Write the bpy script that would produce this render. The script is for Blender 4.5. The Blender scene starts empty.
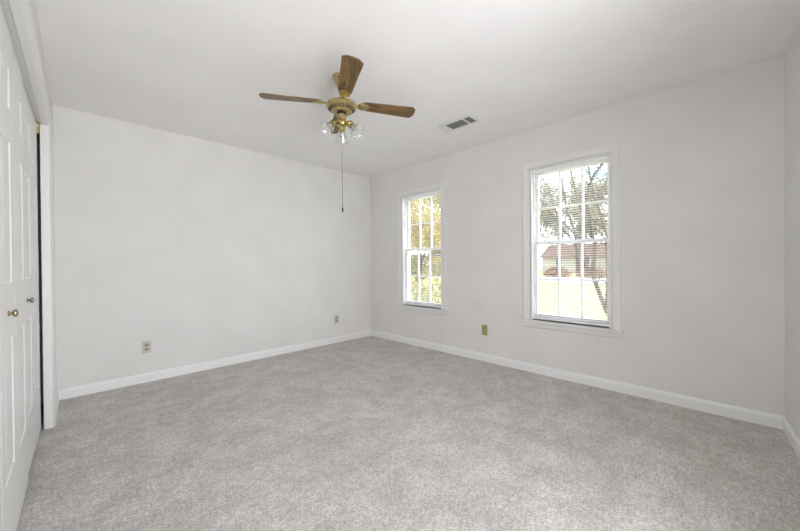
import bpy, bmesh, math, random
from mathutils import Vector, Matrix, noise

S = bpy.context.scene
C = S.collection
PI = math.pi
H = 2.44            # ceiling height
W = 3.2818          # inner face of the window wall (x)
D = 3.935           # inner face of the back wall (y)

# ------------------------------------------------------------------ camera
YAW, ROLL, PITCH = 0.7839, -0.0089, -0.0049
Fv = Vector((math.sin(YAW) * math.cos(PITCH), math.cos(YAW) * math.cos(PITCH), math.sin(PITCH)))
Rv = Vector((math.cos(YAW), -math.sin(YAW), 0))
Uv = Rv.cross(Fv)
R2 = Rv * math.cos(ROLL) + Uv * math.sin(ROLL)
U2 = -Rv * math.sin(ROLL) + Uv * math.cos(ROLL)
cam_d = bpy.data.cameras.new('camera')
cam = bpy.data.objects.new('camera', cam_d)
C.objects.link(cam)
cam.matrix_world = Matrix(((R2.x, U2.x, -Fv.x, 0), (R2.y, U2.y, -Fv.y, 0), (R2.z, U2.z, -Fv.z, 1.1025), (0, 0, 0, 1)))
cam_d.sensor_width = 36
cam_d.lens = 328.86 / 800 * 36
cam_d.shift_y = 0.23 / 800
cam_d.clip_start = 0.01
cam_d.clip_end = 400
S.camera = cam

# ------------------------------------------------------------------ world, sun, lights, exposure
SKY, SUN, FILL, EXPO = 5.8, 5.0, 70.0, 0.31
world = bpy.data.worlds.new('sky')
S.world = world
world.use_nodes = True
wn = world.node_tree
wn.nodes.clear()
wo = wn.nodes.new('ShaderNodeOutputWorld')
wb = wn.nodes.new('ShaderNodeBackground')
wt = wn.nodes.new('ShaderNodeTexCoord')
wsep = wn.nodes.new('ShaderNodeSeparateXYZ')
wr = wn.nodes.new('ShaderNodeValToRGB')
wn.links.new(wt.outputs['Generated'], wsep.inputs[0])
wn.links.new(wsep.outputs['Z'], wr.inputs[0])
wn.links.new(wr.outputs[0], wb.inputs[0])
wn.links.new(wb.outputs[0], wo.inputs[0])
wr.color_ramp.elements[0].position = 0.0
wr.color_ramp.elements[0].color = (0.62, 0.70, 0.80, 1)
wr.color_ramp.elements[1].position = 0.5
wr.color_ramp.elements[1].color = (0.10, 0.20, 0.42, 1)
e = wr.color_ramp.elements.new(0.22)
e.color = (0.17, 0.25, 0.36, 1)
wmap = wn.nodes.new('ShaderNodeMapping')
wmap.inputs['Scale'].default_value = (1.0, 1.0, 2.2)
wn.links.new(wt.outputs['Generated'], wmap.inputs[0])
wno = wn.nodes.new('ShaderNodeTexNoise')
wno.inputs['Scale'].default_value = 2.6
wno.inputs['Detail'].default_value = 6
wn.links.new(wmap.outputs[0], wno.inputs['Vector'])
wcr = wn.nodes.new('ShaderNodeValToRGB')
wcr.color_ramp.elements[0].position, wcr.color_ramp.elements[1].position = 0.42, 0.58
wn.links.new(wno.outputs['Fac'], wcr.inputs[0])
wmx = wn.nodes.new('ShaderNodeMix')
wmx.data_type = 'RGBA'
wn.links.new(wcr.outputs[0], wmx.inputs[0])
wn.links.new(wr.outputs[0], wmx.inputs[6])
wmx.inputs[7].default_value = (1.0, 1.0, 1.0, 1)
wn.links.new(wmx.outputs[2], wb.inputs[0])
wb.inputs[1].default_value = SKY

sun_d = bpy.data.lights.new('sun', 'SUN')
sun_d.energy = SUN
sun_d.angle = math.radians(1.0)
sun_d.color = (1.0, 0.96, 0.90)
sun = bpy.data.objects.new('sun', sun_d)
C.objects.link(sun)
sun.rotation_euler = Vector((-0.20, 1.0, -0.80)).to_track_quat('-Z', 'Y').to_euler()

fill_d = bpy.data.lights.new('fill_light', 'AREA')  # fill lamp added unseen behind the camera to brighten the room
fill_d.shape = 'RECTANGLE'
fill_d.size, fill_d.size_y = 1.5, 1.9
fill_d.energy = FILL
fill_d.color = (0.945, 0.955, 1.03)
fill_lamp = bpy.data.objects.new('fill_light', fill_d)
C.objects.link(fill_lamp)
fill_lamp.location = (0.6, -1.45, 1.05)
fill_lamp.rotation_euler = Vector((0.14, 1, 0.58)).to_track_quat('-Z', 'Z').to_euler()

S.view_settings.view_transform = 'Standard'
S.view_settings.look = 'None'
S.view_settings.gamma = 1
S.view_settings.use_curve_mapping = False
S.view_settings.exposure = EXPO
S.cycles.max_bounces = 14
S.cycles.diffuse_bounces = 8
S.cycles.transparent_max_bounces = 24

# ------------------------------------------------------------------ helpers
def lin(r, g, b):
    f = lambda c: (c / 255 / 12.92) if c / 255 <= 0.04045 else ((c / 255 + 0.055) / 1.055) ** 2.4
    return (f(r), f(g), f(b), 1)

def mat(name, col, rough=0.6, metal=0.0, spec=0.5):
    m = bpy.data.materials.new(name)
    m.use_nodes = True
    b = m.node_tree.nodes['Principled BSDF']
    b.inputs['Base Color'].default_value = col if len(col) == 4 else (*col, 1)
    b.inputs['Roughness'].default_value = rough
    b.inputs['Metallic'].default_value = metal
    b.inputs['Specular IOR Level'].default_value = spec
    return m

def nodes(m):
    return m.node_tree.nodes, m.node_tree.links, m.node_tree.nodes['Principled BSDF']

def noise_mat(name, c1, c2, scale, rough=0.7, bump=0.0, bscale=None, metal=0.0, detail=4, stretch=None, lo=0.35, hi=0.65, bdist=0.01, spec=0.5):
    m = mat(name, c1, rough, metal, spec)
    N, L, B = nodes(m)
    tc = N.new('ShaderNodeTexCoord')
    mp = N.new('ShaderNodeMapping')
    if stretch:
        mp.inputs['Scale'].default_value = stretch
    L.new(tc.outputs['Object'], mp.inputs[0])
    n = N.new('ShaderNodeTexNoise')
    n.inputs['Scale'].default_value = scale
    n.inputs['Detail'].default_value = detail
    L.new(mp.outputs[0], n.inputs['Vector'])
    r = N.new('ShaderNodeValToRGB')
    r.color_ramp.elements[0].position, r.color_ramp.elements[1].position = lo, hi
    r.color_ramp.elements[0].color, r.color_ramp.elements[1].color = c1, c2
    L.new(n.outputs['Fac'], r.inputs[0])
    L.new(r.outputs[0], B.inputs['Base Color'])
    if bump:
        n2 = N.new('ShaderNodeTexNoise')
        n2.inputs['Scale'].default_value = bscale or scale
        n2.inputs['Detail'].default_value = 6
        L.new(mp.outputs[0], n2.inputs['Vector'])
        bp = N.new('ShaderNodeBump')
        bp.inputs['Strength'].default_value = bump
        bp.inputs['Distance'].default_value = bdist
        L.new(n2.outputs['Fac'], bp.inputs['Height'])
        L.new(bp.outputs[0], B.inputs['Normal'])
    return m

def clear_mat(name, tint, gloss, rough):
    """Clear glass: mostly straight-through, with a weak fresnel reflection."""
    m = bpy.data.materials.new(name)
    m.use_nodes = True
    N, L = m.node_tree.nodes, m.node_tree.links
    N.clear()
    o = N.new('ShaderNodeOutputMaterial')
    mx = N.new('ShaderNodeMixShader')
    t = N.new('ShaderNodeBsdfTransparent')
    g = N.new('ShaderNodeBsdfGlossy')
    lw = N.new('ShaderNodeLayerWeight')
    mr = N.new('ShaderNodeMapRange')
    lw.inputs[0].default_value = 0.35
    mr.inputs['To Min'].default_value = gloss[0]
    mr.inputs['To Max'].default_value = gloss[1]
    t.inputs[0].default_value = tint
    g.inputs[0].default_value = (1, 1, 1, 1)
    g.inputs['Roughness'].default_value = rough
    L.new(lw.outputs['Facing'], mr.inputs['Value'])
    L.new(mr.outputs[0], mx.inputs[0])
    L.new(t.outputs[0], mx.inputs[1])
    L.new(g.outputs[0], mx.inputs[2])
    L.new(mx.outputs[0], o.inputs[0])
    return m

class MB:
    """Collects shapes into one mesh object."""
    def __init__(self):
        self.bm = bmesh.new()

    def box(self, a, b, M=None):
        x0, y0, z0 = a
        x1, y1, z1 = b
        co = [(x0, y0, z0), (x1, y0, z0), (x1, y1, z0), (x0, y1, z0), (x0, y0, z1), (x1, y0, z1), (x1, y1, z1), (x0, y1, z1)]
        v = [self.bm.verts.new((M @ Vector(c)) if M else c) for c in co]
        fs = []
        for f in ((0, 3, 2, 1), (4, 5, 6, 7), (0, 1, 5, 4), (1, 2, 6, 5), (2, 3, 7, 6), (3, 0, 4, 7)):
            fs.append(self.bm.faces.new([v[i] for i in f]))
        return fs

    def extrude_profile(self, prof, axis_from, axis_to, ex, ey):
        """Closed 2-D profile in the (ex, ey) plane swept from point to point."""
        P0, P1, ex, ey = Vector(axis_from), Vector(axis_to), Vector(ex), Vector(ey)
        a = [self.bm.verts.new(P0 + ex * p[0] + ey * p[1]) for p in prof]
        b = [self.bm.verts.new(P1 + ex * p[0] + ey * p[1]) for p in prof]
        n = len(prof)
        for i in range(n):
            self.bm.faces.new((a[i], a[(i + 1) % n], b[(i + 1) % n], b[i]))
        self.bm.faces.new(a[::-1])
        self.bm.faces.new(b)

    def lathe(self, prof, seg=40, M=None, cap=True, ribs=0, ribamp=0.0):
        rings = []
        for r, z in prof:
            ring = []
            for k in range(seg):
                a = 2 * PI * k / seg
                rr = r
                if ribs:
                    rr = r * (1 + ribamp * math.cos(ribs * a))
                c = Vector((rr * math.cos(a), rr * math.sin(a), z))
                ring.append(self.bm.verts.new(M @ c if M else c))
            rings.append(ring)
        for i in range(len(rings) - 1):
            for k in range(seg):
                self.bm.faces.new((rings[i][k], rings[i][(k + 1) % seg], rings[i + 1][(k + 1) % seg], rings[i + 1][k]))
        if cap:
            self.bm.faces.new(rings[0][::-1])
            self.bm.faces.new(rings[-1])

    def tube(self, pts, rad, seg=8, cap=True):
        pts = [Vector(p) for p in pts]
        if not hasattr(rad, '__len__'):
            rad = [rad] * len(pts)
        rings = []
        up = Vector((0.31, 0.17, 0.93))
        for i, p in enumerate(pts):
            d = (pts[min(i + 1, len(pts) - 1)] - pts[max(i - 1, 0)])
            d = d.normalized() if d.length > 1e-9 else Vector((0, 0, 1))
            u = d.cross(up)
            if u.length < 1e-3:
                u = d.cross(Vector((1, 0, 0)))
            u.normalize()
            w = d.cross(u)
            rings.append([self.bm.verts.new(p + (u * math.cos(2 * PI * k / seg) + w * math.sin(2 * PI * k / seg)) * rad[i]) for k in range(seg)])
        for i in range(len(rings) - 1):
            for k in range(seg):
                self.bm.faces.new((rings[i][k], rings[i][(k + 1) % seg], rings[i + 1][(k + 1) % seg], rings[i + 1][k]))
        if cap:
            self.bm.faces.new(rings[0][::-1])
            self.bm.faces.new(rings[-1])

    def prism(self, outline, z0, z1, M=None):
        lo = [self.bm.verts.new((M @ Vector((x, y, z0))) if M else (x, y, z0)) for x, y in outline]
        hi = [self.bm.verts.new((M @ Vector((x, y, z1))) if M else (x, y, z1)) for x, y in outline]
        n = len(outline)
        for i in range(n):
            self.bm.faces.new((lo[i], lo[(i + 1) % n], hi[(i + 1) % n], hi[i]))
        self.bm.faces.new(lo[::-1])
        self.bm.faces.new(hi)

    def leaf(self, c, n, size, rng, elong=1.5):
        n = n.normalized()
        u = n.orthogonal().normalized()
        w = n.cross(u)
        a = rng.uniform(0, 2 * PI)
        u, w = u * math.cos(a) + w * math.sin(a), -u * math.sin(a) + w * math.cos(a)
        s = size
        f = [c - u * s * elong, c + w * s * 0.55 + n * s * 0.12, c + u * s * elong, c - w * s * 0.55 + n * s * 0.12]
        self.bm.faces.new([self.bm.verts.new(p) for p in f])

    def build(self, name, m, parent=None, bevel=0.0, bseg=2, smooth=False, fix=True):
        if fix:
            bmesh.ops.recalc_face_normals(self.bm, faces=self.bm.faces)
        if bevel:
            ed = [e for e in self.bm.edges if len(e.link_faces) == 2 and e.calc_face_angle(0) > 0.6]
            bmesh.ops.bevel(self.bm, geom=ed, offset=bevel, segments=bseg, affect='EDGES', profile=0.6, clamp_overlap=True)
        me = bpy.data.meshes.new(name)
        self.bm.to_mesh(me)
        self.bm.free()
        if smooth:
            for p in me.polygons:
                p.use_smooth = True
            try:
                me.set_sharp_from_angle(angle=math.radians(35))
            except Exception:
                pass
        o = bpy.data.objects.new(name, me)
        if m:
            me.materials.append(m)
        C.objects.link(o)
        if parent:
            o.parent = parent
        return o

def tag(o, label=None, cat=None, group=None, kind=None):
    if label:
        o['label'] = label
    if cat:
        o['category'] = cat
    if group:
        o['group'] = group
    if kind:
        o['kind'] = kind
    return o

def empty(name, loc=(0, 0, 0), rz=0.0, **kw):
    o = bpy.data.objects.new(name, None)
    o.empty_display_size = 0.1
    C.objects.link(o)
    o.location = loc
    o.rotation_euler = (0, 0, rz)
    tag(o, **kw)
    return o

def copy_tree(o, parent=None):
    c = o.copy()
    C.objects.link(c)
    c.parent = parent
    for ch in list(o.children):
        copy_tree(ch, c)
    return c

# ------------------------------------------------------------------ materials
M_wall = noise_mat('wall_paint', lin(224, 223, 220), lin(228, 227, 224), 3.0, 0.85, 0.06, 220.0, bdist=0.002, spec=0.25)
M_ceil = noise_mat('ceiling_paint', lin(241, 240, 238), lin(244, 243, 241), 3.0, 0.9, 0.08, 260.0, bdist=0.002, spec=0.2)
M_trim = mat('white_trim_paint', lin(230, 229, 227), 0.35)
M_base = mat('white_baseboard_paint', lin(238, 238, 238), 0.35)
M_door = mat('white_door_paint', lin(230, 230, 228), 0.38)
M_vinyl = mat('white_sash_paint', lin(248, 248, 248), 0.3)
M_blind = mat('white_blind_vinyl', lin(246, 246, 246), 0.4)
M_brass = noise_mat('polished_brass', lin(184, 163, 98), lin(202, 184, 128), 14.0, 0.22, metal=1.0)
M_antique = noise_mat('antique_brass', lin(176, 157, 106), lin(200, 184, 138), 20.0, 0.3, metal=1.0)
M_nickel = mat('satin_nickel', lin(150, 148, 140), 0.3, 1.0)
M_black = mat('black_parts_hole_shade', lin(22, 20, 18), 0.7)  # black for dark parts, and painted shade of the motor hole and duct
M_chain = mat('aged_bead_chain', lin(120, 114, 100), 0.4, 0.4)
M_knob = mat('dull_brass_knob', lin(158, 148, 116), 0.35, 1.0)
M_slot = mat('bronze_slots', lin(92, 80, 56), 0.5)
M_almond = mat('almond_plate', lin(196, 194, 178), 0.4)
M_greyplate = mat('grey_white_plate', lin(196, 195, 188), 0.4)
M_greyface = mat('grey_receptacle', lin(150, 149, 142), 0.5)
M_goldplate = noise_mat('brass_plate', lin(164, 157, 114), lin(178, 170, 126), 30.0, 0.4, metal=0.35)
M_vent = mat('vent_enamel', lin(222, 221, 217), 0.45)
M_louver_shade = mat('shaded_vent_louver', lin(120, 119, 116), 0.5)  # white louvres coloured grey to paint in their shade
M_glass = clear_mat('window_glass', (0.97, 0.985, 0.98, 1), (0.03, 0.5), 0.0)
M_shade = clear_mat('clear_shade_glass', (0.93, 0.94, 0.93, 1), (0.07, 0.7), 0.10)
M_bulb = mat('white_bulb', lin(232, 230, 224), 0.35)
M_cord = mat('white_cord', lin(225, 225, 222), 0.6)
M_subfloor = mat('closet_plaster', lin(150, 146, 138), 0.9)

# carpet: soft mottled clumps, fine pile, trodden patches
M_carpet = mat('cut_pile_carpet', lin(200, 196, 188), 0.95, spec=0.1)
N, L, B = nodes(M_carpet)
tc = N.new('ShaderNodeTexCoord')
def nz(scale, detail, rough=0.6):
    n = N.new('ShaderNodeTexNoise')
    n.inputs['Scale'].default_value = scale
    n.inputs['Detail'].default_value = detail
    n.inputs['Roughness'].default_value = rough
    L.new(tc.outputs['Object'], n.inputs['Vector'])
    return n
def ramp(n, a, b, lo, hi):
    r = N.new('ShaderNodeValToRGB')
    r.color_ramp.elements[0].position, r.color_ramp.elements[1].position = lo, hi
    r.color_ramp.elements[0].color, r.color_ramp.elements[1].color = a, b
    L.new(n.outputs['Fac'], r.inputs[0])
    return r
def mulmix(a, b, fac=1.0):
    x = N.new('ShaderNodeMix')
    x.data_type = 'RGBA'
    x.blend_type = 'MULTIPLY'
    x.inputs[0].default_value = fac
    L.new(a.outputs[2] if a.bl_idname == 'ShaderNodeMix' else a.outputs[0], x.inputs[6])
    L.new(b.outputs[0], x.inputs[7])
    return x
big = ramp(nz(2.2, 4, 0.65), lin(222, 219, 213), lin(236, 233, 227), 0.36, 0.64)
mid = ramp(nz(6.0, 5, 0.75), (0.82, 0.815, 0.805, 1), (1, 1, 1, 1), 0.40, 0.60)
mid2 = ramp(nz(34.0, 4, 0.7), (0.80, 0.795, 0.79, 1), (1, 1, 1, 1), 0.38, 0.58)
fine = ramp(nz(95.0, 3, 0.7), (0.56, 0.555, 0.55, 1), (1, 1, 1, 1), 0.36, 0.58)
cm = mulmix(mulmix(mulmix(big, mid), mid2), fine, 0.9)
L.new(cm.outputs[2], B.inputs['Base Color'])
B.inputs['Sheen Weight'].default_value = 0.15
bn = nz(130.0, 4, 0.7)
bn2 = nz(11.0, 4, 0.6)
ad = N.new('ShaderNodeMath')
ad.operation = 'MULTIPLY_ADD'
L.new(bn2.outputs['Fac'], ad.inputs[0])
ad.inputs[1].default_value = 1.2
L.new(bn.outputs['Fac'], ad.inputs[2])
bp = N.new('ShaderNodeBump')
bp.inputs['Strength'].default_value = 0.6
bp.inputs['Distance'].default_value = 0.012
L.new(ad.outputs[0], bp.inputs['Height'])
L.new(bp.outputs[0], B.inputs['Normal'])

# oak blades: grain along the blade (local x)
M_oak = mat('oak_veneer', lin(120, 80, 45), 0.38)
N, L, B = nodes(M_oak)
tc = N.new('ShaderNodeTexCoord')
mp = N.new('ShaderNodeMapping')
mp.inputs['Scale'].default_value = (1.6, 16, 16)
L.new(tc.outputs['Object'], mp.inputs[0])
wv = N.new('ShaderNodeTexNoise')
wv.inputs['Scale'].default_value = 3.2
wv.inputs['Detail'].default_value = 6
wv.inputs['Distortion'].default_value = 1.6
L.new(mp.outputs[0], wv.inputs['Vector'])
r = N.new('ShaderNodeValToRGB')
r.color_ramp.elements[0].position, r.color_ramp.elements[1].position = 0.33, 0.66
r.color_ramp.elements[0].color, r.color_ramp.elements[1].color = lin(58, 42, 20), lin(146, 112, 64)
L.new(wv.outputs['Fac'], r.inputs[0])
L.new(r.outputs[0], B.inputs['Base Color'])

# ------------------------------------------------------------------ room shell
m = MB(); m.box((-1.2, -2.1, -0.12), (W + 0.15, D + 0.12, 0))
tag(m.build('floor', M_carpet), 'light grey cut pile carpet covering the whole bedroom floor', 'floor', kind='structure')
m = MB(); m.box((-1.2, -2.1, H), (W + 0.15, D + 0.12, H + 0.15))
tag(m.build('ceiling', M_ceil), 'flat white painted ceiling carrying the fan and the air vent', 'ceiling', kind='structure')
m = MB(); m.box((-1.2, D, -0.12), (W + 0.15, D + 0.12, H))
tag(m.build('wall_back', M_wall), 'plain white wall with two outlets and no window', 'wall', kind='structure')

WINS = [('window_1', 2.552, 3.245), ('window_2', 0.722, 1.420)]     # opening from y to y
Z0, Z1 = 0.53, 2.045
m = MB()
x0, x1 = W, W + 0.15
ys = [-2.1] + sorted([v for w in WINS for v in w[1:]]) + [D]
for a, b in zip(ys[:-1], ys[1:]):
    hole = any(abs(a - w[1]) < 1e-6 for w in WINS)
    if hole:
        m.box((x0, a, -0.12), (x1, b, Z0))
        m.box((x0, a, Z1), (x1, b, H))
    else:
        m.box((x0, a, -0.12), (x1, b, H))
tag(m.build('wall_right', M_wall), 'off white wall pierced by the two tall windows', 'wall', kind='structure')

# near wall, a little out of square, with a wide opening added to let the unseen fill light in
NA = math.atan(0.069)
near = Matrix.Translation((W, -0.252, 0)) @ Matrix.Rotation(NA, 4, 'Z')
m = MB()
m.box((-1.85, -0.12, 0), (0.06, 0, H), near)
tag(m.build('wall_front', M_wall), 'sliver of white wall at the right edge beside the window wall', 'wall', kind='structure')
m = MB()  # unseen walls added to box in the fill lamp and stop the sun
m.box((-1.2, -2.1, 0), (W, -2.0, H))
m.box((1.9, -2.0, 0), (2.0, -0.48, H))
tag(m.build('wall_fill_box', M_wall), 'added unseen white walls around the fill light behind the viewer', 'wall', kind='structure')

# closet wall frame: local x runs along the wall from the back corner towards the viewer, local y into the room
LW = Vector((-0.100, D, 0))
LA = math.atan2(-1, -0.0125)
SO, SE, ZO = 0.650, 2.966, 2.075      # clear opening along the wall and its height
def place_left(o):
    o.location = LW
    o.rotation_euler = (0, 0, LA)
    return o
m = MB()
m.box((-0.02, -0.036, 0), (SO - 0.012, 0, H))
m.box((SE + 0.012, -0.036, 0), (6.1, 0, H))
m.box((SO - 0.012, -0.036, ZO + 0.012), (SE + 0.012, 0, H))
tag(place_left(m.build('wall_left', M_wall)), 'narrow white strip of wall around the closet opening at left', 'wall', kind='structure')
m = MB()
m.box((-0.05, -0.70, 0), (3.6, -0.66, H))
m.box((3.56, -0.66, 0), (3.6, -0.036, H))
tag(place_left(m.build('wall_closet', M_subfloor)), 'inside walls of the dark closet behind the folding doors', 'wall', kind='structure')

# baseboards
BP = [(0, 0), (0.014, 0), (0.014, 0.066), (0.010, 0.076), (0.006, 0.084), (0, 0.086)]
m = MB(); m.extrude_profile(BP, (-0.1, D, 0), (W, D, 0), (0, -1, 0), (0, 0, 1))
tag(m.build('baseboard_back', M_base), 'white baseboard along the foot of the windowless wall', 'baseboard', kind='structure')
m = MB(); m.extrude_profile(BP, (W, -0.25, 0), (W, D - 0.013, 0), (-1, 0, 0), (0, 0, 1))
tag(m.build('baseboard_right', M_base), 'white baseboard along the foot of the window wall', 'baseboard', kind='structure')
m = MB()
m.extrude_profile(BP, near @ Vector((-1.85, 0, 0)), near @ Vector((-0.013, 0, 0)), near.to_3x3() @ Vector((0, 1, 0)), (0, 0, 1))
tag(m.build('baseboard_front', M_base), 'short white baseboard at the right edge of the view', 'baseboard', kind='structure')
m = MB(); m.extrude_profile(BP, (0.013, 0, 0), (SO - 0.068, 0, 0), (0, 1, 0), (0, 0, 1))
tag(place_left(m.build('baseboard_left', M_base)), 'short white baseboard between closet casing and back corner', 'baseboard', kind='structure')

# closet casing and jamb boards
m = MB()
CP = [(0, 0), (0.062, 0), (0.062, 0.017), (0.050, 0.019), (0.040, 0.015), (0.014, 0.012), (0.006, 0.008), (0, 0.006)]
m.extrude_profile(CP, (SO - 0.004, 0, 0), (SO - 0.004, 0, ZO + 0.066), (-1, 0, 0), (0, 1, 0))
m.extrude_profile(CP, (SE + 0.004, 0, 0), (SE + 0.004, 0, ZO + 0.066), (1, 0, 0), (0, 1, 0))
m.extrude_profile(CP, (SO - 0.066, 0, ZO + 0.004), (SE + 0.066, 0, ZO + 0.004), (0, 0, 1), (0, 1, 0))
m.box((SO - 0.012, -0.038, 0), (SO, 0.004, ZO + 0.012))
m.box((SE, -0.038, 0), (SE + 0.012, 0.004, ZO + 0.012))
m.box((SO - 0.012, -0.028, ZO - 0.007), (SE + 0.012, 0.004, ZO + 0.012))
m.box((SO - 0.3, -0.12, ZO + 0.002), (SE + 0.012, -0.028, ZO + 0.025))
tag(place_left(m.build('trim_1', M_trim, bevel=0.0015, bseg=1)), 'white moulded casing around the closet door opening', 'trim', kind='structure')

# bifold closet doors (leaf face at local y = -0.051)
PANELS = [(0.30, 0.84), (1.03, 1.62), (1.73, 1.92)]
def leaf_mesh(w):
    mb = MB()
    bm = mb.bm
    xs = [0, 0.065, w - 0.065, w]
    zs = [0.022] + [v for p in PANELS for v in p] + [2.066]
    th = 0.032
    grid = [[bm.verts.new((x, 0, z)) for z in zs] for x in xs]
    back = [[bm.verts.new((x, -th, z)) for z in zs] for x in xs]
    pf = []
    for i in range(3):
        for j in range(len(zs) - 1):
            f = bm.faces.new((grid[i][j], grid[i + 1][j], grid[i + 1][j + 1], grid[i][j + 1]))
            bm.faces.new((back[i][j], back[i][j + 1], back[i + 1][j + 1], back[i + 1][j]))
            if i == 1 and j % 2 == 1:
                pf.append(f)
    for j in range(len(zs) - 1):
        for i in (0, 3):
            bm.faces.new((grid[i][j], grid[i][j + 1], back[i][j + 1], back[i][j]))
    for i in range(3):
        for j in (0, len(zs) - 1):
            bm.faces.new((grid[i][j], grid[i + 1][j], back[i + 1][j], back[i][j]))
    bmesh.ops.recalc_face_normals(bm, faces=bm.faces)
    bmesh.ops.inset_individual(bm, faces=pf, thickness=0.010, depth=0.0, use_even_offset=True)
    bmesh.ops.inset_individual(bm, faces=pf, thickness=0.010, depth=-0.006, use_even_offset=True)
    bmesh.ops.inset_individual(bm, faces=pf, thickness=0.030, depth=0.005, use_even_offset=True)
    return mb
def knob_mb():
    k = MB()
    MK = Matrix.Rotation(-PI / 2, 4, 'X')
    k.lathe([(0.011, 0.0), (0.011, 0.003), (0.006, 0.005), (0.006, 0.010), (0.013, 0.014), (0.015, 0.018), (0.0140, 0.022), (0.009, 0.025), (0.002, 0.026)], 24, MK)
    return k
def bifold(name, s0, n0, tilt, knob_s, label, knobm, bracket):
    root = empty(name, kind='structure')
    root.matrix_world = Matrix.Translation(LW) @ Matrix.Rotation(LA, 4, 'Z') @ Matrix.Translation((s0, n0, 0)) @ Matrix.Rotation(tilt, 4, 'Z')
    tag(root, label, 'closet door')
    w = 0.376
    for k in range(2):
        lf = leaf_mesh(w).build('door_leaf', M_door, root, fix=False)
        lf.location = (k * (w + 0.003), 0, 0)
    kb = knob_mb().build('knob', knobm, root, smooth=True)
    kb.location = (knob_s - s0, 0, 0.928)
    tag(kb, 'small round metal knob')
    for z in (0.25, 1.0, 1.8):
        h = MB(); h.tube([(w + 0.0015, -0.034, z - 0.03), (w + 0.0015, -0.034, z + 0.03)], 0.004)
        h.build('hinge', M_nickel, root)
    if bracket:
        b = MB()
        b.box((-0.0115, -0.020, 2.005), (-0.0095, 0.012, 2.066))
        b.box((-0.0115, -0.020, 2.063), (0.025, 0.008, 2.066))
        tag(b.build('pivot_bracket', M_antique, root), 'brass top pivot bracket')
    return root
bifold('door_1', SO + 0.012, -0.051, -0.006, 1.305, 'far white folding closet door nearest the back wall', M_nickel, True)
bifold('door_2', SO + 0.012 + 0.764, -0.049, 0.0, 2.00, 'middle white folding closet door cut by the left edge', M_knob, False)
bifold('door_3', SO + 0.012 + 1.528, -0.049, 0.0, 2.77, 'nearest white folding closet door beyond the left edge', M_antique, False)
m = MB()
m.box((SO, -0.080, ZO - 0.004), (SE, -0.060, ZO + 0.003))
tag(place_left(m.build('trim_2', M_black)), 'dark folding door track under the closet header', 'trim', kind='structure')

# ------------------------------------------------------------------ windows
def ring(mb, xa, xb, ya, yb, za, zb, t, tb=None, tt=None):
    """Rectangular frame of bar width t in the y-z plane, x from xa to xb."""
    tb = tb or t
    tt = tt or t
    mb.box((xa, ya, za), (xb, ya + t, zb))
    mb.box((xa, yb - t, za), (xb, yb, zb))
    mb.box((xa, ya + t, za), (xb, yb - t, za + tb))
    mb.box((xa, ya + t, zb - tt), (xb, yb - t, zb))

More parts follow.
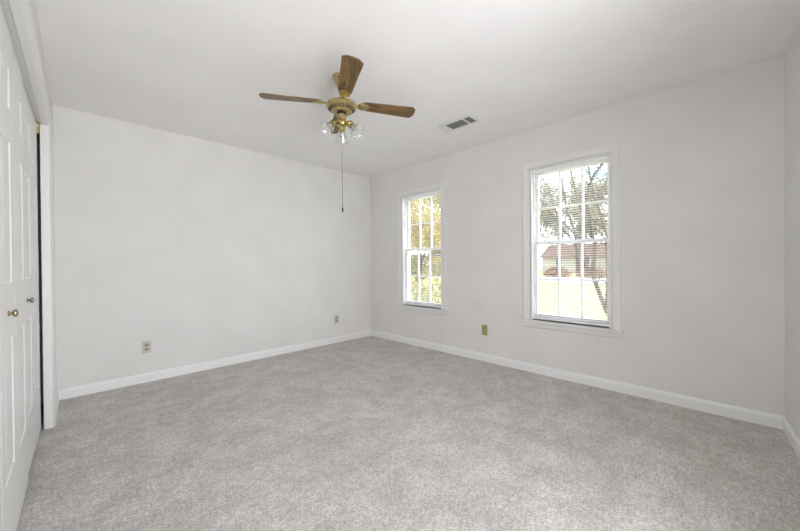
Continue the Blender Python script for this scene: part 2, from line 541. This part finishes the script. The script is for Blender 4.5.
def make_window(name, ya, yb, label):
    root = empty(name, (W, (ya + yb) / 2, Z0), kind='structure')
    tag(root, label, 'window')
    a, b = -(yb - ya) / 2, (yb - ya) / 2
    h = Z1 - Z0
    # casing on the wall face (negative x is into the room)
    c = MB()
    prof = [(0, 0), (0.066, 0), (0.066, 0.018), (0.056, 0.020), (0.046, 0.016), (0.018, 0.013), (0.008, 0.009), (0, 0.007)]
    c.extrude_profile(prof, (0, a - 0.004, 0), (0, a - 0.004, h + 0.004), (0, -1, 0), (-1, 0, 0))
    c.extrude_profile(prof, (0, b + 0.004, 0), (0, b + 0.004, h + 0.004), (0, 1, 0), (-1, 0, 0))
    c.extrude_profile(prof, (0, a - 0.070, h + 0.004), (0, b + 0.070, h + 0.004), (0, 0, 1), (-1, 0, 0))
    c.build('window_casing', M_trim, root)
    s = MB()
    s.box((-0.042, a - 0.094, -0.022), (0.001, b + 0.094, 0.0))
    s.box((0.0, a + 0.001, -0.022), (0.100, b - 0.001, 0.0))
    s.build('window_sill', M_trim, root, bevel=0.006, bseg=2)
    ap = MB()
    ap.extrude_profile([(0, 0), (0, 0.014), (-0.040, 0.014), (-0.050, 0.010), (-0.056, 0.004), (-0.056, 0)], (0, a - 0.072, -0.022), (0, b + 0.072, -0.022), (0, 0, 1), (-1, 0, 0))
    ap.build('apron', M_trim, root)
    j = MB()
    j.box((0.0, a - 0.004, 0), (0.15, a + 0.012, h))
    j.box((0.0, b - 0.012, 0), (0.15, b + 0.004, h))
    j.box((0.0, a + 0.012, h - 0.012), (0.15, b - 0.012, h + 0.004))
    # stops
    j.box((0.043, a + 0.012, 0), (0.053, a + 0.022, h - 0.012))
    j.box((0.043, b - 0.022, 0), (0.053, b - 0.012, h - 0.012))
    j.build('window_jamb', M_vinyl, root)
    zm = 0.772          # meeting rail height above the opening's foot
    ST = 0.031         # stile width
    def sash(nm, xa, xb, za, zb, tb, tt):
        f = MB()
        ya2, yb2 = a + 0.013, b - 0.013
        ring(f, xa, xb, ya2, yb2, za, zb, ST, tb, tt)
        so = f.build(nm, M_vinyl, root, bevel=0.003, bseg=1)
        mu = MB()
        xm = (xa + xb) / 2
        iw = (yb2 - ya2 - 2 * ST)
        for k in (1, 2):
            yy = ya2 + ST + iw * k / 3
            mu.box((xm - 0.011, yy - 0.009, za + tb), (xm + 0.011, yy + 0.009, zb - tt))
        zz = (za + tb + zb - tt) / 2
        for k in range(3):
            mu.box((xm - 0.0105, ya2 + ST + iw * k / 3 + (0.009 if k else 0), zz - 0.009),
                   (xm + 0.0105, ya2 + ST + iw * (k + 1) / 3 - (0.009 if k < 2 else 0), zz + 0.009))
        mu.build('muntins', M_vinyl, so)
        g = MB(); g.box((xm - 0.0015, ya2 + ST - 0.004, za + tb - 0.004), (xm + 0.0015, yb2 - ST + 0.004, zb - tt + 0.004))
        g.build('pane', M_glass, so)
        return so
    sash('lower_sash', 0.054, 0.086, 0.001, zm + 0.016, 0.058, 0.032)
    sash('upper_sash', 0.090, 0.122, zm - 0.016, h - 0.013, 0.032, 0.040)
    lk = MB()
    lk.box((0.058, -0.028, zm + 0.016), (0.082, 0.028, zm + 0.022))
    lk.lathe([(0.010, zm + 0.022), (0.010, zm + 0.030), (0.004, zm + 0.034)], 16, Matrix.Translation((0.070, 0, 0)))
    lk.build('sash_lock', M_vinyl, root)
    return root
make_window('window_1', WINS[0][1], WINS[0][2], 'white six over six sash window nearer the room corner')
make_window('window_2', WINS[1][1], WINS[1][2], 'white six over six sash window nearer the viewer, at right')

def make_blind(w, label):
    root = empty('mini_blind')
    tag(root, label, 'blind', 'mini blinds in the two windows')
    a, b = -w / 2, w / 2
    h = Z1 - Z0
    hr = MB(); hr.box((0.008, a, h - 0.047), (0.036, b, h - 0.016))
    hr.build('headrail', M_blind, root, bevel=0.002)
    sl = MB()
    z = 0.040
    while z < h - 0.052:
        t = 0.05
        pts = [(-0.0125, 0.0), (-0.006, 0.0018), (0.0, 0.0024), (0.006, 0.0018), (0.0125, 0.0)]
        v0, v1 = [], []
        for (dx, dz) in pts:
            x = 0.022 + dx * math.cos(t)
            zz = z + dz + dx * math.sin(t)
            v0.append(sl.bm.verts.new((x, a + 0.003, zz)))
            v1.append(sl.bm.verts.new((x, b - 0.003, zz)))
        for i in range(4):
            sl.bm.faces.new((v0[i], v1[i], v1[i + 1], v0[i + 1]))
        z += 0.0215
    so = sl.build('slats', M_blind, root, smooth=True, fix=False)
    sd = so.modifiers.new('thick', 'SOLIDIFY')
    sd.thickness = 0.0006
    br = MB(); br.box((0.011, a + 0.003, 0.012), (0.033, b - 0.003, 0.028))
    br.build('bottom_rail', M_blind, root, bevel=0.002)
    for yy in (a + 0.09, b - 0.09):
        for xx in (0.0088, 0.0352):
            c = MB(); c.tube([(xx, yy, 0.026), (xx, yy, h - 0.045)], 0.0006, 5)
            c.build('ladder_cord', M_cord, root)
    wd = MB(); wd.tube([(0.003, b - 0.06, h - 0.045), (0.003, b - 0.06, h - 0.62)], 0.003, 6)
    wd.build('tilt_wand', M_shade, root)
    return root
b1 = make_blind(0.662, 'white open slatted mini blind in the window nearer the room corner')
b1.location = (W, (WINS[0][1] + WINS[0][2]) / 2, Z0)
b2 = copy_tree(b1)
b2['label'] = 'white open slatted mini blind in the window nearer the right edge'
b2.location = (W, (WINS[1][1] + WINS[1][2]) / 2, Z0)

# ------------------------------------------------------------------ ceiling fan
FX, FY = 1.373, 1.953
fan = empty('ceiling_fan', (FX, FY, H), 0)
tag(fan, 'brass ceiling fan with four oak blades and glass light shades', 'ceiling fan')
def zz(v):
    return v - H
m = MB(); m.lathe([(0.064, zz(2.44)), (0.064, zz(2.430)), (0.058, zz(2.418)), (0.050, zz(2.398)), (0.036, zz(2.376)), (0.026, zz(2.362)), (0.014, zz(2.358))], 40)
can = m.build('canopy', M_antique, fan, smooth=True)
for a in (0.6, 0.6 + PI):
    m = MB()
    m.lathe([(0.005, 0), (0.005, 0.003), (0.002, 0.005)], 10, Matrix.Translation((0.0555 * math.cos(a), 0.0555 * math.sin(a), zz(2.412))) @ Matrix.Rotation(a, 4, 'Z') @ Matrix.Rotation(PI / 2 + 0.35, 4, 'Y'))
    m.build('canopy_screw', M_black, can)
m = MB(); m.lathe([(0.0125, zz(2.285)), (0.0125, zz(2.360))], 20)
m.build('downrod', M_brass, fan, smooth=True)
m = MB(); m.lathe([(0.012, zz(2.276)), (0.044, zz(2.274)), (0.050, zz(2.266)), (0.052, zz(2.248)), (0.096, zz(2.246)), (0.106, zz(2.243)), (0.110, zz(2.237)),
                   (0.110, zz(2.226)), (0.105, zz(2.220)), (0.100, zz(2.216)), (0.066, zz(2.191)), (0.062, zz(2.186)), (0.050, zz(2.184)), (0.046, zz(2.186))], 64)
mot = m.build('motor_housing', M_antique, fan, smooth=True)
m = MB()
for k in range(34):
    a = 2 * PI * k / 34
    MM = Matrix.Rotation(a, 4, 'Z')
    sl0, sl1 = Vector((0.0735, 0, zz(2.1952))), Vector((0.0945, 0, zz(2.2106)))
    d = (sl1 - sl0).normalized()
    n = Vector((d.z, 0, -d.x))
    w0, w1 = 0.0038, 0.0050
    q = [sl0 + Vector((0, -w0, 0)), sl0 + Vector((0, w0, 0)), sl1 + Vector((0, w1, 0)), sl1 + Vector((0, -w1, 0))]
    lo = [m.bm.verts.new(MM @ (p + n * 0.0014)) for p in q]
    hi = [m.bm.verts.new(MM @ (p - n * 0.0014)) for p in q]
    for i in range(4):
        m.bm.faces.new((lo[i], lo[(i + 1) % 4], hi[(i + 1) % 4], hi[i]))
    m.bm.faces.new(lo[::-1]); m.bm.faces.new(hi)
tag(m.build('vent_slots', M_slot, mot), 'ring of dark slots under the motor')
m = MB(); m.lathe([(0.0455, zz(2.1875)), (0.0455, zz(2.1865)), (0.031, zz(2.1860)), (0.031, zz(2.1700))], 40)
m.build('motor_hole_shade', M_black, fan)  # black disc painting in the shade of the hole under the motor
m = MB(); m.lathe([(0.030, zz(2.1865)), (0.030, zz(2.172)), (0.033, zz(2.168)), (0.033, zz(2.146)), (0.028, zz(2.142)), (0.024, zz(2.138))], 40)
m.build('switch_housing', M_antique, fan, smooth=True)
m = MB(); m.lathe([(0.022, zz(2.139)), (0.030, zz(2.132)), (0.038, zz(2.120)), (0.040, zz(2.106)), (0.034, zz(2.092)), (0.022, zz(2.084)), (0.012, zz(2.076)), (0.010, zz(2.068)), (0.004, zz(2.062))], 40)
kit = m.build('light_fitter', M_brass, fan, smooth=True)

ZB = 2.252
for k, ang in enumerate((147.5, 242.0, 332.0, 59.0)):
    # blade outline: rounded root, widening body, chamfered tip
    o = [(0.140, -0.030), (0.150, -0.040), (0.185, -0.0475), (0.522, -0.0635), (0.546, -0.036), (0.549, 0.0)]
    outline = o + [(x, -y) for x, y in o[::-1] if y != 0] 
    root0 = [(0.134, 0.018), (0.131, 0.0), (0.134, -0.018)]
    outline = outline + root0
    m = MB(); m.prism(outline, -0.003, 0.003)
    bl = m.build('blade', M_oak, fan, bevel=0.0015, bseg=1)
    bl.location = (0, 0, zz(ZB))
    bl.rotation_euler = (Matrix.Rotation(math.radians(ang), 3, 'Z') @ Matrix.Rotation(math.radians(-11), 3, 'X')).to_euler()
    # blade iron under the root
    ir = MB()
    out = [(0.050, -0.014), (0.105, -0.010), (0.118, -0.018), (0.130, -0.033), (0.152, -0.041), (0.178, -0.034), (0.196, -0.016), (0.202, 0.0)]
    out = out + [(x, -y) for x, y in out[::-1] if y != 0]
    ir.prism(out, -0.0075, -0.0032)
    # raised rib of the casting
    rib = [(0.122, -0.010), (0.145, -0.025), (0.172, -0.020), (0.188, 0.0)]
    rib = rib + [(x, -y) for x, y in rib[::-1] if y != 0]
    ir.prism(rib, -0.0110, -0.0075)
    ir.box((0.045, -0.010, -0.011), (0.115, 0.010, -0.003))
    ib = ir.build('blade_iron', M_antique, bl, bevel=0.001, bseg=1)
    for sx, sy in ((0.140, 0.022), (0.140, -0.022), (0.185, 0.0)):
        sc = MB(); sc.lathe([(0.004, -0.013), (0.004, -0.0075)], 10, Matrix.Translation((sx, sy, 0)))
        sc.build('screw', M_antique, bl, smooth=True)

for k, ang in enumerate((55.0, 175.0, 295.0)):
    a = math.radians(ang)
    arm_mb = MB()
    pts = []
    for t in range(7):
        q = t / 6
        rr = 0.030 + 0.036 * q
        z = 2.108 + 0.010 * math.sin(q * PI) - 0.008 * q
        pts.append((rr * math.cos(a), rr * math.sin(a), zz(z)))
    arm_mb.tube(pts, 0.0075, 10)
    tilt = math.radians(138)      # shade axis away from straight up
    base = Vector((0.060 * math.cos(a), 0.060 * math.sin(a), zz(2.102)))
    MS = Matrix.Translation(base) @ Matrix.Rotation(a, 4, 'Z') @ Matrix.Rotation(tilt, 4, 'Y')
    arm_mb.lathe([(0.012, -0.004), (0.0235, 0.0), (0.0245, 0.016), (0.0225, 0.018)], 24, MS)
    arm_mb.build('lamp_arm', M_brass, fan, smooth=True)
    sh = MB()
    outer = [(0.0215, 0.010), (0.0220, 0.022), (0.0270, 0.034), (0.0340, 0.050), (0.0390, 0.066), (0.0440, 0.082), (0.0510, 0.094), (0.0560, 0.100)]
    inner = [(r_ - 0.0022, z_ - 0.0006) for r_, z_ in outer[::-1]]
    sh.lathe(outer + inner, 60, MS, cap=False, ribs=15, ribamp=0.018)
    shade = sh.build('lamp_shade', M_shade, fan, smooth=True)
    bu = MB(); bu.lathe([(0.010, 0.004), (0.010, 0.022), (0.014, 0.032), (0.019, 0.046), (0.0195, 0.056), (0.015, 0.068), (0.006, 0.074)], 20, MS)
    tag(bu.build('bulb', M_shade, shade, smooth=True), 'clear bulb inside the shade')
# pull chains
cx, cy = -0.018, -0.026
ch = MB(); ch.tube([(cx, cy, zz(2.086)), (cx, cy, zz(1.506))], 0.0018, 6)
chain = ch.build('pull_chain', M_chain, fan)
fb = MB(); fb.lathe([(0.002, zz(1.508)), (0.0045, zz(1.500)), (0.0055, zz(1.484)), (0.0045, zz(1.474)), (0.002, zz(1.472))], 14, Matrix.Translation((cx, cy, 0)))
tag(fb.build('chain_fob', M_black, chain, smooth=True), 'small dark pull at the end of the chain')

# ------------------------------------------------------------------ ceiling vent
vent = empty('ceiling_vent', (2.622, 1.829, H))
tag(vent, 'white metal ceiling air vent with louvres coloured dark for shade above the left window', 'air vent')
vx, vy = 0.093, 0.187
m = MB()
m.box((-vx, -vy, -0.007), (vx, -vy + 0.025, 0)); m.box((-vx, vy - 0.025, -0.007), (vx, vy, 0))
m.box((-vx, -vy + 0.025, -0.007), (-vx + 0.036, vy - 0.025, 0)); m.box((vx - 0.028, -vy + 0.025, -0.007), (vx, vy - 0.025, 0))
m.box((-vx + 0.036, -0.101, -0.007), (vx - 0.028, -0.081, -0.001))
m.box((-vx + 0.036, 0.104, -0.007), (vx - 0.028, 0.122, -0.001))
m.build('vent_frame', M_vent, vent, bevel=0.002)
m = MB()
for (a, b) in ((-0.162, -0.101), (-0.081, 0.104)):
    for i in range(9):
        x = -vx + 0.042 + i * 0.0137
        m.box((-0.0055, a, -0.0006), (0.0055, b, 0.0006), Matrix.Translation((x, 0, -0.0042)) @ Matrix.Rotation(0.6, 4, 'Y'))
m.build('louvres', M_louver_shade, vent)
m = MB()
for i in range(5):
    m.box((-vx + 0.036, -0.0062, -0.0006), (vx - 0.028, 0.0062, 0.0006), Matrix.Translation((0, 0.127 + i * 0.0085, -0.0042)) @ Matrix.Rotation(-0.5, 4, 'X'))
tag(m.build('louvres', M_vent, vent), 'white crosswise louvres')
m = MB(); m.box((-vx + 0.02, -vy + 0.02, -0.0008), (vx - 0.02, vy - 0.02, -0.0001))
m.build('duct_shade', M_black, vent)  # black sheet painting the unlit duct behind the louvres

# ------------------------------------------------------------------ outlets
def outlet(loc, rz, label, plate_m, face_m, slots):
    root = empty('wall_outlet', loc, rz)
    tag(root, label, 'outlet')
    m = MB(); m.box((-0.035, -0.0055, -0.0575), (0.035, 0, 0.0575))
    m.build('cover_plate', plate_m, root, bevel=0.002)
    if slots:
        for s in (-1, 1):
            r = MB()
            pts = []
            for k in range(20):
                t = 2 * PI * k / 20
                pts.append((max(-0.0165, min(0.0165, 0.0190 * math.cos(t))), 0.0145 * math.sin(t)))
            r.prism(pts, 0.0, 0.0075, Matrix.Translation((0, 0, s * 0.0195)) @ Matrix.Rotation(PI / 2, 4, 'X'))
            rc = r.build('receptacle', face_m, root, bevel=0.0008, bseg=1)
            q = MB()
            q.box((-0.0075, -0.0079, s * 0.0195 - 0.001), (-0.0055, -0.0070, s * 0.0195 + 0.0075))
            q.box((0.0055, -0.0079, s * 0.0195 - 0.001), (0.0075, -0.0070, s * 0.0195 + 0.0065))
            q.box((-0.002, -0.0079, s * 0.0195 - 0.009), (0.002, -0.0070, s * 0.0195 - 0.005))
            q.build('slots', M_black, rc)
        sc = MB(); sc.lathe([(0.003, 0.005), (0.003, 0.0066)], 10, Matrix.Rotation(PI / 2, 4, 'X'))
        sc.build('screw', M_nickel, root)
    else:
        for z in (-0.03, 0.03):
            sc = MB(); sc.lathe([(0.003, 0.005), (0.003, 0.0066)], 10, Matrix.Translation((0, 0, z)) @ Matrix.Rotation(PI / 2, 4, 'X'))
            sc.build('screw', M_antique, root)
    return root
outlet((0.496, D, 0.333), 0, 'almond outlet plate on the back wall nearer the closet', M_almond, M_greyface, True)
outlet((2.644, D, 0.333), 0, 'grey white outlet plate on the back wall nearer the windows', M_greyplate, M_greyface, True)
outlet((W, 1.950, 0.353), -PI / 2, 'brassy blank cover plate low on the wall between the windows', M_goldplate, M_goldplate, False)

# ------------------------------------------------------------------ outdoors
GZ = -0.40
def px(u, v, x):
    """Point where the sight line of photo position (u, v) meets the vertical plane at x."""
    d = Fv + R2 * ((u - 400) / 328.86) + U2 * ((265.73 - v) / 328.86)
    k = x / d.x
    return Vector((0, 0, 1.1025)) + d * k

M_lawn = noise_mat('dry_lawn', lin(140, 134, 90), lin(166, 159, 114), 1.4, 0.95, 0.5, 30.0, bdist=0.03)
M_drive = noise_mat('pale_concrete', lin(190, 186, 178), lin(206, 203, 196), 3.0, 0.9, 0.2, 50.0)
M_bark = noise_mat('grey_brown_bark', lin(66, 54, 46), lin(104, 90, 78), 6.0, 0.9, 0.4, 40.0, stretch=(1, 1, 0.25))
M_barkpale = noise_mat('pale_bark', lin(150, 138, 122), lin(178, 168, 152), 5.0, 0.9, 0.3, 40.0, stretch=(1, 1, 0.3))
M_yellow = noise_mat('yellow_leaves', lin(158, 138, 58), lin(200, 182, 104), 3.0, 0.7, lo=0.3, hi=0.7)
M_ygreen = noise_mat('yellow_green_leaves', lin(150, 142, 78), lin(206, 196, 140), 4.0, 0.7, lo=0.3, hi=0.7)
M_grgreen = noise_mat('grey_green_leaves', lin(112, 112, 92), lin(152, 148, 128), 2.0, 0.8, lo=0.3, hi=0.7)
M_russet = noise_mat('russet_leaves', lin(122, 84, 58), lin(160, 124, 92), 2.0, 0.8, lo=0.3, hi=0.7)
M_siding = mat('taupe_siding', lin(146, 128, 114), 0.8)
M_roof = noise_mat('brown_shingles', lin(92, 76, 68), lin(118, 100, 90), 8.0, 0.9)
M_cream = mat('cream_siding', lin(186, 178, 164), 0.8)
M_russetroof = noise_mat('russet_shingles', lin(84, 66, 56), lin(110, 86, 72), 6.0, 0.9)
M_hwin = mat('house_window', lin(70, 78, 88), 0.2)

m = MB()
n = 40
vs = [[None] * (n + 1) for _ in range(n + 1)]
for i in range(n + 1):
    for j in range(n + 1):
        x = 3.45 + (i / n) ** 1.6 * 110
        y = -40 + j / n * 130
        vs[i][j] = m.bm.verts.new((x, y, GZ + 0.06 * math.sin(x * 0.7) * math.cos(y * 0.5) * min(1, (x - 3.4) / 4)))
for i in range(n):
    for j in range(n):
        m.bm.faces.new((vs[i][j], vs[i + 1][j], vs[i + 1][j + 1], vs[i][j + 1]))
tag(m.build('ground', M_lawn), 'dry yellow green lawn outside the windows', 'lawn', kind='structure')
m = MB(); m.box((25.0, -30, GZ - 0.1), (34.0, 15.5, GZ + 0.10))
tag(m.build('driveway', M_drive), 'pale concrete drive beyond the lawn outside', 'driveway', kind='structure')

def crape(base_x):
    """Bare many-stemmed tree close outside the right-hand window."""
    root = empty('bare_tree', px(613, 320, base_x))
    root.location.z = GZ
    tag(root, 'bare many stemmed tree close outside the right window', 'tree')
    rng = random.Random(5)
    o = Vector(root.location)
    def P(lst, r0, r1, depth=0.0):
        out = []
        for i, (u, v) in enumerate(lst):
            out.append(px(u, v, base_x + depth * i / max(1, len(lst) - 1)) - o)
        rad = [r0 + (r1 - r0) * i / (len(out) - 1) for i in range(len(out))]
        return out, rad
    stems = [
        ([(613, 322), (607, 311), (601, 297), (597, 287), (594, 279), (589, 270), (585, 261), (581, 254), (576, 245), (569, 236), (560, 226), (551, 214), (541, 200)], 0.058, 0.020, 1.0),
        ([(594, 279), (593, 268), (594, 260), (595.5, 244), (592.5, 237), (590, 222), (586, 200), (589, 186), (594, 175), (600, 167), (606, 160), (612, 148)], 0.055, 0.018, -0.6),
        ([(585, 261), (580, 240), (572, 224), (567, 210), (564, 196), (562, 182), (558, 168), (556, 150)], 0.04, 0.014, 0.8),
        ([(607, 311), (608, 290), (608, 262), (607, 236), (602, 218), (597, 204), (593, 192), (590, 176), (588, 164), (587, 150)], 0.05, 0.016, 0.4),
        ([(581, 254), (585, 235), (583, 215), (578, 200), (575, 190), (572, 178), (570.6, 168), (570, 152)], 0.038, 0.014, -0.4),
        ([(597, 204), (602, 192), (606, 184), (612, 172), (618, 165)], 0.03, 0.014, 0.3),
        ([(560, 226), (552, 200), (548, 188), (541, 176), (534, 165)], 0.022, 0.010, 0.5),
    ]
    allp = []
    for lst, r0, r1, dp in stems:
        pts, rad = P(lst, r0, r1, dp)
        b = MB(); b.tube(pts, rad, 8)
        b.build('stem', M_bark, root, smooth=True)
        allp += pts[3:]
    tw = MB()
    for k in range(150):
        p = rng.choice(allp)
        d = Vector((rng.uniform(-1, 1), rng.uniform(-1, 1), rng.uniform(0.1, 1.2))).normalized()
        q = [p]
        for s in range(5):
            d = (d + Vector((rng.uniform(-.3, .3), rng.uniform(-.3, .3), rng.uniform(-.1, .3)))).normalized()
            q.append(q[-1] + d * rng.uniform(0.10, 0.22))
        tw.tube(q, [0.009, 0.008, 0.006, 0.005, 0.004, 0.003], 4, cap=False)
    tw.build('twigs', M_bark, root)
    return root
crape(8.6)

def grow(mb, rng, p, d, length, r, depth, tips):
    pts, rad = [p], [r]
    n = 4
    for i in range(n):
        d = (d + Vector((rng.uniform(-.2, .2), rng.uniform(-.2, .2), rng.uniform(-.05, .18)))).normalized()
        pts.append(pts[-1] + d * length / n)
        rad.append(r * (1 - 0.45 * (i + 1) / n))
    mb.tube(pts, rad, 6 if depth > 1 else 4, cap=False)
    if depth == 0:
        tips.append(pts[-1]); tips.append(pts[2])
        return
    for k in range(rng.choice((2, 3, 3))):
        q = pts[rng.choice((2, 3, 4))]
        a = rng.uniform(0, 2 * PI)
        e = (d * 0.8 + Vector((math.cos(a), math.sin(a), rng.uniform(0.0, 0.5))) * 0.75).normalized()
        grow(mb, rng, q, e, length * rng.uniform(0.6, 0.8), rad[-1] * 0.85, depth - 1, tips)

def tree(name, loc, height, seed, bark, leafm, nleaf, lsize, spread, label, group=None, low=0.3):
    root = empty(name, (loc[0], loc[1], GZ))
    tag(root, label, 'tree', group)
    rng = random.Random(seed)
    t = MB()
    tips = []
    grow(t, rng, Vector((0, 0, -0.05)), Vector((rng.uniform(-.1, .1), rng.uniform(-.1, .1), 1)), height * 0.34, height * 0.022, 4, tips)
    t.build('trunk', bark, root, smooth=True)
    if nleaf:
        f = MB()
        for k in range(nleaf):
            c = rng.choice(tips) + Vector((rng.gauss(0, 1), rng.gauss(0, 1), rng.gauss(0, 0.8))) * spread
            if c.z < low:
                c.z = low + rng.random() * 1.5
            f.leaf(c, Vector((rng.gauss(0, 1), rng.gauss(0, 1), rng.gauss(0.4, 1))), lsize * rng.uniform(0.6, 1.3), rng)
        f.build('foliage', leafm, root, fix=False)
    return root

# beyond the window near the corner: yellow autumn trees
tree('autumn_tree', (14.0, 14.5), 9.0, 3, M_bark, M_yellow, 9000, 0.10, 0.7, 'yellow leaved tree beyond the left window, at its left pane', 'yellow autumn trees')
tree('autumn_tree', (22.0, 21.6), 10.0, 8, M_bark, M_yellow, 7000, 0.12, 0.8, 'paler yellow tree standing farthest back outside the left window', 'yellow autumn trees')
tree('autumn_tree', (16.5, 11.6), 9.0, 13, M_bark, M_yellow, 7000, 0.11, 0.7, 'yellow tree outside the left window, at its right pane', 'yellow autumn trees')
tree('autumn_tree', (20.5, 18.3), 7.0, 17, M_bark, M_yellow, 8000, 0.12, 0.8, 'shorter yellow tree in the middle of the left window view', 'yellow autumn trees', low=2.6)
# beyond the other window: bare grey-green trees at the far side of the drive
spots = [(36, 7.6, 12, 21, M_grgreen, 4600, 'grey green thinning tree far right beyond the drive'),
         (42, 11.6, 15, 22, M_grgreen, 4600, 'tall grey green thinning tree beyond the drive behind the bare stems'),
         (37, 15.9, 13.5, 23, M_grgreen, 4600, 'fuller grey green tree beyond the drive at the left pane'),
         (47, 20.5, 14, 24, M_grgreen, 4600, 'grey green tree beyond the drive hidden partly by the window jamb'),
         (51, 15.2, 17, 26, M_grgreen, 4200, 'tallest grey twiggy tree far back beyond the drive'),
         (71, 24.0, 17, 31, M_grgreen, 4200, 'grey twiggy tree rising behind the cream house ridge'),
         (74, 34.0, 18, 32, M_grgreen, 4200, 'grey twiggy tree behind the left end of the cream house'),
         (34, 30.0, 10, 27, M_yellow, 3600, 'distant yellow tree seen low through the left window'),
         (42, 40.5, 11, 28, M_grgreen, 3600, 'distant grey tree seen low through the left window')]
for (x, y, h, sd, lm, nl, lb) in spots:
    tree('background_tree', (x, y), h, sd, M_barkpale if sd == 23 else M_bark, lm, nl, 0.12, 0.5, lb, 'trees beyond the drive', low=0.8)

def shrub(loc, r, h, seed, leafm, n, ls, label, group):
    root = empty('shrub', (loc[0], loc[1], GZ))
    tag(root, label, 'shrub', group)
    rng = random.Random(seed)
    st = MB()
    f = MB()
    for k in range(14):
        a = rng.uniform(0, 2 * PI)
        q = [Vector((0.1 * math.cos(a), 0.1 * math.sin(a), -0.03))]
        e = Vector((math.cos(a) * r * rng.uniform(.3, .9), math.sin(a) * r * rng.uniform(.3, .9), h * rng.uniform(.7, 1)))
        for s in range(1, 5):
            t = s / 4
            q.append(Vector((e.x * t, e.y * t, e.z * t ** 0.8)) + Vector((rng.gauss(0, .02), rng.gauss(0, .02), 0)))
        st.tube(q, [0.014, 0.012, 0.009, 0.006, 0.003], 5, cap=False)
    st.build('stems', M_bark, root)
    for k in range(n):
        a, t = rng.uniform(0, 2 * PI), rng.random()
        rr = r * math.sqrt(rng.random()) * (0.55 + 0.6 * math.sin(PI * min(1, t * 0.9 + 0.1)))
        c = Vector((rr * math.cos(a), rr * math.sin(a), 0.05 + h * t * (1.05 - 0.3 * (rr / r) ** 2)))
        f.leaf(c, Vector((rng.gauss(0, 1), rng.gauss(0, 1), rng.gauss(.6, 1))), ls * rng.uniform(.6, 1.3), rng)
    f.build('foliage', leafm, root, fix=False)
    return root
shrub((6.6, 5.35), 0.72, 1.05, 41, M_ygreen, 2200, 0.055, 'pale yellow green shrub low outside the left window, at its right', 'shrubs outside the left window')
shrub((7.0, 7.0), 0.78, 1.05, 42, M_ygreen, 2200, 0.055, 'pale yellow green shrub low outside the left window, at its left', 'shrubs outside the left window')
shrub((27.0, 24.2), 2.2, 2.4, 45, M_ygreen, 2200, 0.13, 'broad pale shrub far out on the lawn, right of its twin', 'broad shrubs far out on the lawn')
shrub((30.0, 28.8), 2.2, 2.6, 46, M_ygreen, 2200, 0.13, 'broad pale shrub far out on the lawn, left of its twin', 'broad shrubs far out on the lawn')
shrub((21.0, 16.6), 1.2, 1.9, 43, M_ygreen, 1600, 0.10, 'tall pale shrub before the taupe house outside', 'shrubs before the taupe house')
shrub((20.6, 19.2), 1.1, 1.6, 44, M_ygreen, 1600, 0.10, 'lower pale shrub left of the tall one before the taupe house', 'shrubs before the taupe house')
for i, (x, y, r_, h_) in enumerate([(34.6, 9.2, 1.2, 0.9), (34.9, 12.4, 1.2, 1.0), (34.4, 5.6, 0.9, 0.8)]):
    shrub((x, y), r_, h_, 60 + i, M_russet, 700, 0.10, ['russet bush at the far edge of the drive, middle of three', 'russet bush at the far edge of the drive, left of three', 'russet bush at the far edge of the drive, right of three'][i], 'russet bushes past the drive')

def house(loc, rz, w, d, h, label, group, sid=None, rf=None):
    root = empty('house', (loc[0], loc[1], GZ), rz)
    tag(root, label, 'house', group)
    b = MB()
    b.box((-w / 2, -d / 2, 0), (w / 2, d / 2, h))
    k = 0.15
    z = 0.2
    while z < h:
        b.box((-w / 2 - 0.02, -d / 2 - 0.02, z), (w / 2 + 0.02, d / 2 + 0.02, z + 0.03))
        z += 0.2
    b.build('wall', sid or M_siding, root)
    r = MB()
    r.extrude_profile([(-d / 2 - 0.5, h), (0, h + d * 0.28), (d / 2 + 0.5, h)], (-w / 2 - 0.4, 0, 0), (w / 2 + 0.4, 0, 0), (0, 1, 0), (0, 0, 1))
    r.build('roof', rf or M_roof, root)
    for xx in (-w * 0.3, 0, w * 0.3):
        for s in (-1, 1):
            q = MB(); q.box((xx - 0.5, s * (d / 2 + 0.01) - 0.04, 1.0), (xx + 0.5, s * (d / 2 + 0.01) + 0.04, 2.4))
            wi = q.build('window', M_trim, root)
            g = MB(); g.box((xx - 0.42, s * (d / 2 + 0.05) - 0.03, 1.08), (xx + 0.42, s * (d / 2 + 0.05) + 0.03, 2.32))
            g.build('pane', M_hwin, wi)
    return root
house((27.5, 16.8), PI / 2, 7.0, 6.5, 4.6, 'taupe sided house beyond the left window behind the yellow trees', 'houses across the way')
house((58, 15.0), PI / 2, 13, 8, 2.3, 'low cream house with russet roof far beyond the right window trees', 'houses across the way', M_cream, M_russetroof)
